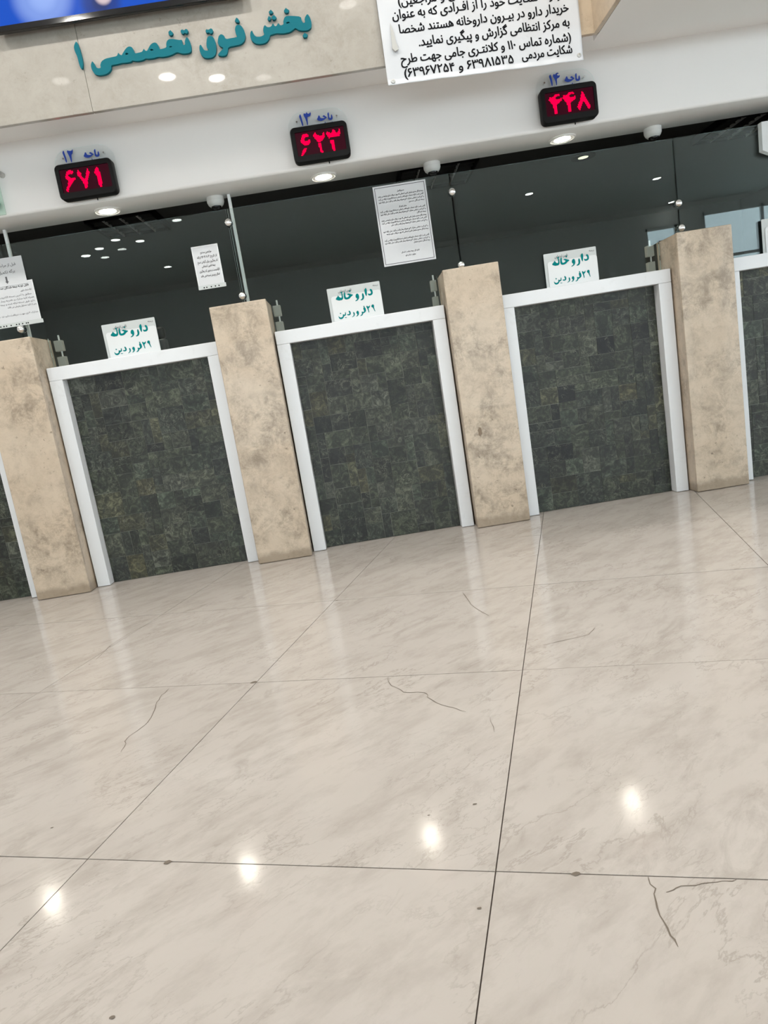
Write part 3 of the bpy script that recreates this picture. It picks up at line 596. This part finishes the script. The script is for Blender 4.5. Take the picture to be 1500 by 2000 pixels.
# ------------------------------------------------------------------ pharmacy signs standing on the counters
def counter_sign(dx, label):
    t = thing('pharmacy_sign', label, 'sign', (1.237 + dx, .182, TOPZ), 'white pharmacy signs on the counters')
    def put(me, name, m): me.transform(Matrix.Translation((dx, 0, 0))); return link(name, me, m, t)
    bm = prism(bmesh.new(), rrect(1.0955, 1.3790, TOPZ + .001, 1.3740, .004), .184, .186); me = bpy.data.meshes.new('backing_card'); bm.to_mesh(me); bm.free(); put(me, 'backing_card', M['card_grey'])
    bm = prism(bmesh.new(), rrect(1.1107, 1.3787, TOPZ + .001, 1.3308, .014), .1792, .1808); me = bpy.data.meshes.new('front_card'); bm.to_mesh(me); bm.free(); put(me, 'front_card', M['card'])
    bm = bmesh.new(); box(bm, 1.0955, 1.3790, .1815, .1835, TOPZ + .0008, TOPZ + .012); me = bpy.data.meshes.new('holder_lip'); bm.to_mesh(me); bm.free(); put(me, 'holder_lip', M['card'])
    bm = bmesh.new(); text_line(bm, 'تامین اجتماعی', 1.1545, 1.2255, 1.347, .1837, .018, .0006); me = bpy.data.meshes.new('small_print'); bm.to_mesh(me); bm.free(); put(me, 'small_print', M['grey_ink'])
    bm = bmesh.new(); text_line(bm, 'بیمه', 1.3405, 1.368, 1.352, .1837, .014, .0004); me = bpy.data.meshes.new('small_print'); bm.to_mesh(me); bm.free(); put(me, 'small_print', M['grey_ink'])
    put(outline_mesh('pharmacy_lettering', D['pharm1'], .1782, .0009), 'pharmacy_lettering', M['teal_print'])
    put(outline_mesh('date_lettering', D['pharm2'], .1782, .0009), 'date_lettering', M['teal_print'])
    return t
counter_sign(-2.374, 'white pharmacy sign with teal writing, in front of a small black device'); counter_sign(-1.1676, 'white pharmacy sign with teal writing, on the counter under the 623 display')
counter_sign(0, 'white pharmacy sign with teal writing, on the green slate counter under 448'); counter_sign(1.182, 'white pharmacy sign mostly outside the frame, at the right edge')
t = thing('desk_device', 'small black rounded device behind glass, right of the sign under 671', 'device', (-1.06, .36, TOPZ))
obj('head', B(-1.125, -.997, .33, .38, 1.275, 1.342, .018, 4), M['black'], t, True)
obj('body', B(-1.118, -1.000, .325, .40, TOPZ + .001, 1.2745, .008, 3), mat('charcoal_plastic', (.045, .045, .045), .4), t, True)

# ------------------------------------------------------------------ number displays with their blue lettered plates
def dot_digit(polys, y, s=.0046):
    """the lit dots of one digit: every cell of the display's grid whose centre falls inside its outline"""
    def inside(x, z, P):
        c = False
        for (ax, az), (bx, bz) in zip(P, P[1:] + P[:1]):
            if (az > z) != (bz > z) and x < (bx - ax) * (z - az) / (bz - az) + ax: c = not c
        return c
    Q = [[(a * 1e-4, b * 1e-4) for a, b in P] for P in polys]
    xs = [a for P in Q for a, _ in P]; zs = [b for P in Q for _, b in P]
    bm = bmesh.new(); V = {}
    def vert(i, j):
        if (i, j) not in V: V[i, j] = bm.verts.new((i * s, y, j * s))
        return V[i, j]
    for i in range(int(min(xs) / s) - 1, int(max(xs) / s) + 2):
        for j in range(int(min(zs) / s) - 1, int(max(zs) / s) + 2):
            if any(inside((i + .5) * s, (j + .5) * s, P) for P in Q):
                bm.faces.new((vert(i, j), vert(i + 1, j), vert(i + 1, j + 1), vert(i, j + 1)))
    r = bmesh.ops.extrude_face_region(bm, geom=list(bm.faces))
    for v in r['geom']:
        if isinstance(v, bmesh.types.BMVert): v.co.y += .0012
    return bm
def number_display(xc, digits, number, label, key):
    t = thing('number_display', label, 'display', (xc, .08, 2.043), 'red number displays over the counters')
    x0, x1, z0, z1 = xc - .141, xc + .141, 1.9605, 2.1255
    bm = bmesh.new(); fr = [rrect(x0 + k, x1 - k, z0 + k, z1 - k, max(.004, .024 - k)) for k in (0, 0, .004)]
    win = (x0 + .022, x1 - .018, z0 + .031, z1 - .026)
    loops = []
    for P, y in zip(fr, (.066, .026, .020)): loops.append([bm.verts.new((a, y, b)) for a, b in P])
    n = len(loops[0])
    def around(P, k):                               # a matching ring of the window's outline
        return P
    inner = rrect(*win, .004)
    loops.append([bm.verts.new((a, .020, b)) for a, b in inner]); loops.append([bm.verts.new((a, .027, b)) for a, b in inner])
    for p, q in zip(loops, loops[1:]):
        for i in range(n): bm.faces.new((p[i], p[(i + 1) % n], q[(i + 1) % n], q[i]))
    bm.faces.new(loops[0]); bm.faces.new(loops[-1])
    obj('case', bm, M['black'], t, True)
    obj('window', B(win[0] + .001, win[1] - .001, .0245, .0265, win[2] + .001, win[3] - .001), M['led_window'], t)
    groups = {3: [[0], [1], [2]], 6: [[0, 1], [2, 3], [4, 5]]}[len(D[digits])]
    for g in groups: obj('digit', dot_digit([D[digits][k] for k in g], .0225), M['led'], t)
    obj('cable', lathe(bmesh.new(), [(.003, 1.948), (.003, 1.9608)], (xc + .028, .055, 0), 'Z', 10), M['black'], t, True)
    pl = obj('mounting_plate', prism(bmesh.new(), rrect(xc - .147, xc + .150, 1.947, 2.206, .075, 10), .0685, .0725), M['acrylic'], t)
    dx = xc + 1.144
    me = outline_mesh('word_lettering', D['bajeh'], .0672, .001); me.transform(Matrix.Translation((dx, 0, 0))); link('word_lettering', me, M['blue'], pl)
    link('number_lettering', outline_mesh('number_lettering', D[number], .0672, .001), M['blue'], pl)
    for a in (-.10, .10): obj('screw', lathe(bmesh.new(), [(.004, .0665), (.004, .0895)], (xc + a, 0, 2.165), 'Y', 10), M['chrome'], pl, True)
    return t
number_display(-1.144, 'd12', 'n12', 'black display showing 671 in red, at the left', 'l')
number_display(.021, 'd13', 'n13', 'black display showing 623 in red, in the middle', 'm')
number_display(1.266, 'd14', 'n14', 'black display showing 448 in red, below the banner', 'r')

# ------------------------------------------------------------------ downlights and dome cameras under the band
def downlight(x, label):
    t = thing('downlight', label, 'ceiling lamp', (x, .25, 1.95), 'round downlights under the band')
    obj('ring', lathe(bmesh.new(), [(.056, 1.9495), (.070, 1.9495), (.071, 1.946), (.062, 1.9415), (.056, 1.944)], (x, .25, 0), 'Z', 40), M['lamp_ring'], t, True)
    obj('lens', lathe(bmesh.new(), [(.0555, 1.9480), (.0555, 1.9445), (.030, 1.9435), (.0005, 1.9433)], (x, .25, 0), 'Z', 40), M['lamp'], t, True)
for x, s in ((-2.36, 'lit round downlight beyond the left edge, above the cut off counter'), (-1.137, 'lit round downlight below the 671 display'), (.009, 'lit round downlight below the 623 display'), (1.284, 'lit round downlight below the 448 display')): downlight(x, s)
def dome_camera(x, label):
    t = thing('dome_camera', label, 'camera', (x, .325, 1.95), 'dome cameras under the band')
    obj('mount', lathe(bmesh.new(), [(.046, 1.9495), (.046, 1.934), (.044, 1.931)], (x, .318, 0), 'Z', 36), M['cam_white'], t, True)
    obj('shell', lathe(bmesh.new(), [(.0455, 1.9305), (.0455, 1.924), (.040, 1.911), (.031, 1.902), (.027, 1.9015)], (x, .318, 0), 'Z', 36), M['cam_white'], t, True)
    obj('dome', lathe(bmesh.new(), [(.0265, 1.903), (.025, 1.893), (.019, 1.885), (.010, 1.881), (.0005, 1.880)], (x, .313, 0), 'Z', 32), M['dome'], t, True)
for x, s in ((-.582, 'white dome camera below the band, beside the white post'), (.592, 'white dome camera right above the tall bordered notice'), (1.797, 'white dome camera above the rightmost pillar')): dome_camera(x, s)

# ------------------------------------------------------------------ raised teal lettering on the fascia
t = thing('wall_lettering', 'raised teal Persian lettering on the beige marble fascia', 'lettering', (-.45, -.28, 2.34))
for k in ('bakhsh', 'fogh', 'takhassosi', 'one'): link('digit' if k == 'one' else 'word', outline_mesh(k, D['sign'][k], -.295, .014), M['teal'], t)

# ------------------------------------------------------------------ television
t = thing('television', 'flat television showing a blue picture, above the teal lettering', 'television', (-.75, -.30, 2.548))
x0, x1, z0, z1 = -1.290, -.195, 2.548, 3.17
obj('case', B(x0 + .02, x1 - .02, -.316, -.281, z0 + .02, z1 - .02, .006, 2), M['black'], t)
bm = bmesh.new(); lo = [rrect(x0, x1, z0, z1, .008), rrect(x0, x1, z0, z1, .008), rrect(x0 + .003, x1 - .003, z0 + .003, z1 - .003, .007), rrect(x0 + .030, x1 - .030, z0 + .026, z1 - .028, .003), rrect(x0 + .030, x1 - .030, z0 + .026, z1 - .028, .003)]
L = [[bm.verts.new((a, y, b)) for a, b in P] for P, y in zip(lo, (-.317, -.333, -.337, -.334, -.330))]
for p, q in zip(L, L[1:]):
    for i in range(len(p)): bm.faces.new((p[i], p[(i + 1) % len(p)], q[(i + 1) % len(p)], q[i]))
bm.faces.new(L[0]); bm.faces.new(L[-1]); obj('bezel', bm, M['gloss_black'], t, True)
scr = obj('screen', B(x0 + .031, x1 - .031, -.3325, -.3305, z0 + .027, z1 - .029), M['screen'], t)

# ------------------------------------------------------------------ banner hung over the fascia
t = thing('printed_banner', 'white banner with black Persian writing, torn at its left edge', 'banner', (.80, -.30, 2.40))
BT = -.022
def banner_y(a, b):
    return -.2995 + .0022 * math.sin(a * 19 + b * 5) * math.sin(b * 13 + 1) + .0016 * math.sin(a * 41 + b * 3) - .005 * max(0, a - .9) * 10 * (.4 + .6 * math.sin(b * 9) ** 2) - .006 * max(0, .04 - b) * 25
def on_banner(bm, lift=.0021):
    for v in bm.verts:
        a = (v.co.x - .357) / .879; b = (v.co.z - 2.118 - BT * (a - .06)) / .60
        v.co.y += banner_y(a, b) - lift
    return bm
bm = bmesh.new(); nx, nz = 96, 100; V = []
for j in range(nz + 1):
    row = []
    for i in range(nx + 1):
        a, b = i / nx, j / nz; x = .357 + a * (1.236 - .357) + .004 * (1 - b) * 0; z = 2.118 + BT * (a - .06) * 1.0 + b * .60
        x += .006 * b * (1 if a > .5 else .8)
        y = banner_y(a, b)
        row.append(bm.verts.new((x, y, z)))
    V.append(row)
for j in range(nz):
    for i in range(nx): bm.faces.new((V[j][i], V[j][i + 1], V[j + 1][i + 1], V[j + 1][i]))
sh = obj('sheet', bm, M['vinyl'], t, True)
md = sh.modifiers.new('thickness', 'SOLIDIFY'); md.thickness = .0008; md.offset = 1
LINES = [('هرگونه شکایت خود را از افـرادی که به عنوان', .418, 1.193, 2.372), ('خریدار دارو در بیـرون داروخانه هستند شخصا', .440, 1.193, 2.313),
         ('به مرکز انتظامی گزارش و پیگیری نمایید.', .518, 1.190, 2.253), ('(شماره تماس ۱۱۰ و کلانتـری جامی جهت طرح', .428, 1.190, 2.193), ('شکایت مردمی', .965, 1.190, 2.138), ('۶۳۹۸۱۵۳۵ و ۶۳۹۶۷۲۵۴)', .436, .925, 2.138)]
for s, a, b, z in LINES:
    bm = bmesh.new(); text_line(bm, s, a, b, z, 0, .050, .0011, BT); obj('printed_line', on_banner(bm), M['ink'], t)
bm = bmesh.new(); text_line(bm, 'گرامی و مراجعین)', .452, .78, 2.428, 0, .050, .0011, BT); obj('printed_line', on_banner(bm), M['ink'], t)
bm = bmesh.new(); P = [(.404, 2.368), (.412, 2.335), (.417, 2.290), (.423, 2.255), (.408, 2.248), (.397, 2.262), (.399, 2.290), (.401, 2.330)]
a = [bm.verts.new((x, -.3058 - .010 * (2.368 - z) / .12, z)) for x, z in P]; b = [bm.verts.new((x, -.3046, z)) for x, z in P]
bm.faces.new(a); bm.faces.new(b[::-1])
for i in range(len(P)): bm.faces.new((a[i], b[i], b[(i + 1) % len(P)], a[(i + 1) % len(P)]))
tag(obj('torn_flap', bm, M['tear'], t), 'grey curled flap where the banner is torn')
for x, z in ((.381, 2.134), (1.219, 2.121)):
    obj('screw', lathe(bmesh.new(), [(.0095, -.300), (.0095, -.3045), (.008, -.3065), (.0045, -.3070), (.0040, -.3055), (.0005, -.3055)], (x, 0, z), 'Y', 20), M['steel'], t, True)

# ------------------------------------------------------------------ notices on the glass
def sheet(name, label, cat, x0, x1, z0, z1, y, tilt=0.0, group=None):
    t = thing(name, label, cat, ((x0 + x1) / 2, y, (z0 + z1) / 2), group)
    obj('paper', prism(bmesh.new(), [(x0, z0), (x1, z0), (x1, z1), (x0, z1)], y - .0008, y), M['paper'], t)
    return t
def writing(t, lines, y, size, bold, m='ink', name='printed_writing'):
    bm = bmesh.new()
    for s, a, b, z in lines: text_line(bm, s, a, b, z, y, size, bold)
    return obj(name, bm, M[m], t)
def sleeve(t, x0, x1, z0, z1, y, strip_ext, holes):
    fr = bmesh.new(); w = .006
    for a, b, c, d in ((x0, x0 + w, z0, z1), (x1 - w, x1, z0, z1), (x0 + w, x1 - w, z1 - w, z1)): box(fr, a, b, y - .0018, y - .0010, c, d)
    obj('sleeve_border', fr, M['card'], t)
    st = obj('punched_strip', B(x0 - .001, x1 + strip_ext, y - .0020, y - .0006, z0 - .020, z0 - .0005), M['card_grey'], t)
    for x in holes: obj('hole', lathe(bmesh.new(), [(.0036, y - .0024), (.0036, y - .0020)], (x, 0, z0 - .011), 'Y', 12), M['black'], st)
t = sheet('sleeve_notice', 'small notice in a plastic sleeve, on the glass under 671, left of the white post', 'notice', -.737, -.597, 1.493, 1.692, .1992)
sleeve(t, -.737, -.597, 1.493, 1.692, .1992, .006, [-.708, -.694, -.670, -.648, -.629])
writing(t, [('مراجعین محترم', -.694, -.636, 1.654), ('از تاریخ ۱۴۰۴/۰۱/۰۴ ارائه', -.715, -.612, 1.630), ('کد رهگیری برای گرفتن نسخ', -.717, -.611, 1.606), ('بیمه تامین اجتماعی', -.699, -.628, 1.584), ('الزامیست و بدون کد رهگیری', -.716, -.611, 1.560), ('امکان پیچیدن نسخه نمی باشد', -.714, -.614, 1.536)], .1979, .0165, .0003)
t = sheet('bordered_notice', 'tall white notice in a black border, full of small writing, on the glass', 'notice', .251, .530, 1.4415, 1.8435, .1992)
bm = bmesh.new(); x0, x1, z0, z1 = .259, .522, 1.4495, 1.8355; w = .0028
for a, b, c, d in ((x0, x1, z0, z0 + w), (x0, x1, z1 - w, z1), (x0, x0 + w, z0, z1), (x1 - w, x1, z0, z1)): box(bm, a, b, .1976, .1982, c, d)
obj('printed_border', bm, M['grey_ink'], t)
FL = ['بیمه شدگان محترم سازمان تامین اجتماعی که جهت دریافت دارو مراجعه می نمایند', 'گفتنی است کلیه خدمات داروخانه بر اساس نسخه الکترونیک ارائه می گردد', 'و لازم است تمامی مدارک لازم همراه بیمار باشد و کارت ملی ارائه شود']
def para(z, k, n, last=.6, dz=.0135):
    out = []
    for i in range(n):
        a = .272 if i < n - 1 else .511 - (.511 - .272) * last
        out.append((FL[(k + i) % 3] if a == .272 else FL[(k + i) % 3][:int(70 * last)].rsplit(' ', 1)[0], a, .511, z - i * dz))
    return out
writing(t, [('دستورالعمل', .376, .412, 1.805)] + para(1.788, 0, 4, .34, .0145) + [('مراحل انجام کار', .374, .414, 1.727)] + para(1.712, 1, 3, .2) + para(1.668, 0, 3, .8) + para(1.612, 2, 2, .93) + para(1.567, 1, 3, .36) + [('اداره کل بیمه سلامت استان', .352, .448, 1.498), ('معاونت غذا و دارو', .372, .426, 1.480)], .1979, .0112, .0003, 'ink')
t = sheet('sleeve_notice', 'wide notice in a plastic sleeve at the left edge, under another sheet', 'notice', -1.86, -1.582, 1.459, 1.660, .1992)
sleeve(t, -1.86, -1.582, 1.459, 1.660, .1992, .008, [-1.80, -1.783, -1.769, -1.745, -1.716, -1.702, -1.684, -1.664, -1.654, -1.80, -1.845])
writing(t, [('قابل توجه بیمه شدگان محترم خدمات بیمه', -1.85, -1.607, 1.633)], .1979, .016, .0005)
writing(t, [('ارائه خدمات دارویی', -1.655, -1.598, 1.610), ('مطابق با آخرین نسخه الکترونیک و کارت ملی', -1.85, -1.603, 1.588), ('همراه کلیه مدارک و دفترچه بیمار جهت دریافت', -1.85, -1.594, 1.570), ('دارو طبق نسخه ارائه شده و بیمه تکمیلی بیمار', -1.85, -1.594, 1.552), ('پس از تایید مسئول پذیرش می باشد', -1.742, -1.590, 1.535), ('مدارک لازم جهت دریافت دارو نزد بیمار بماند', -1.85, -1.590, 1.494)], .1979, .0125, .0002, 'grey_ink')
t = sheet('arrow_notice', 'plain sheet with a black downward arrow, at the left edge', 'notice', -1.86, -1.609, 1.645, 1.785, .1968)
writing(t, [('قبل از مراجعه به باجه', -1.80, -1.648, 1.742), ('برگه تکمیل الزامی', -1.80, -1.659, 1.708)], .1958, .020, .0004, 'grey_ink')
obj('printed_arrow', prism(bmesh.new(), [(-1.7155, 1.692), (-1.7155, 1.668), (-1.7205, 1.668), (-1.711, 1.656), (-1.7015, 1.668), (-1.7065, 1.668), (-1.7065, 1.692)], .1953, .1959), M['grey_ink'], t)

# ------------------------------------------------------------------ exit plates at the edges
t = thing('acrylic_sign', 'clear greenish acrylic plate with a green mark, at the left edge', 'sign', (-1.72, .07, 2.03))
obj('plate', B(-1.86, -1.579, .064, .070, 1.952, 2.122, .001, 1), M['green_acrylic'], t)
obj('green_mark', prism(bmesh.new(), [(-1.70, 1.985), (-1.602, 1.985), (-1.594, 2.005), (-1.602, 2.02), (-1.64, 2.03), (-1.66, 2.06), (-1.70, 2.06)], .0622, .0635), M['green'], t)
obj('clip', lathe(bmesh.new(), [(.010, .058), (.013, .062), (.013, .0895)], (-1.562, 0, 2.140), 'Y', 20), M['steel'], t, True)
t = thing('hanging_sign', 'small white box sign with a green mark, at the right edge', 'sign', (2.46, .17, 1.78))
obj('box', prism(bmesh.new(), [(2.300, 1.853), (2.298, 1.714), (2.352, 1.688), (2.62, 1.688), (2.62, 1.853)], .165, .1995), M['card'], t)
obj('green_mark', prism(bmesh.new(), [(2.338, 1.81), (2.338, 1.775), (2.352, 1.765), (2.345, 1.735), (2.352, 1.725), (2.44, 1.725), (2.44, 1.82), (2.352, 1.82)], .1632, .1645), M['green'], t)

# ------------------------------------------------------------------ inside the office: louvre fittings and dim lamps on its ceiling
def louvre(x0, x1, y0, y1, label):
    t = thing('louvre_light', label, 'ceiling light', ((x0 + x1) / 2, (y0 + y1) / 2, 2.25), 'louvred fittings on the office ceiling')
    bm = bmesh.new(); w = .018
    for a, b, c, d in ((x0, x1, y0, y0 + w), (x0, x1, y1 - w, y1), (x0, x0 + w, y0, y1), (x1 - w, x1, y0, y1)): box(bm, a, b, c, d, 2.205, 2.249)
    obj('frame', bm, M['black'], t)
    n = 4
    for i in range(1, n): xx = x0 + (x1 - x0) * i / n; obj('blade', B(xx - .003, xx + .003, y0 + w, y1 - w, 2.2035, 2.222), M['lamp_ring'], t)
    for j in range(1, 7): yy = y0 + (y1 - y0) * j / 7; obj('cross_blade', B(x0 + w, x1 - w, yy - .002, yy + .002, 2.212, 2.240), M['louvre_grey'], t)
louvre(-1.62, -1.16, 1.33, 1.83, 'black louvred light on the office ceiling, seen below the downlight under 671')
louvre(.52, 1.06, 1.30, 1.85, 'black louvred light on the office ceiling, above the tall bordered notice')
louvre(2.74, 3.28, 1.28, 1.80, 'black louvred light on the office ceiling, near the right edge')
for x, y, s in ((1.93, 1.80, 'dim round lamp in the office, seen through the bare glass under 448'), (3.14, 1.87, 'dim yellowish round lamp in the office, seen near the right edge')):
    t = thing('office_lamp', s, 'ceiling lamp', (x, y, 2.25), 'dim lamps on the office ceiling')
    obj('ring', lathe(bmesh.new(), [(.075, 2.2495), (.092, 2.2495), (.090, 2.243), (.075, 2.244)], (x, y, 0), 'Z', 32), M['black'], t, True)
    obj('lens', lathe(bmesh.new(), [(.0745, 2.2490), (.0745, 2.2445), (.0005, 2.2435)], (x, y, 0), 'Z', 32), M['olamp'], t, True)
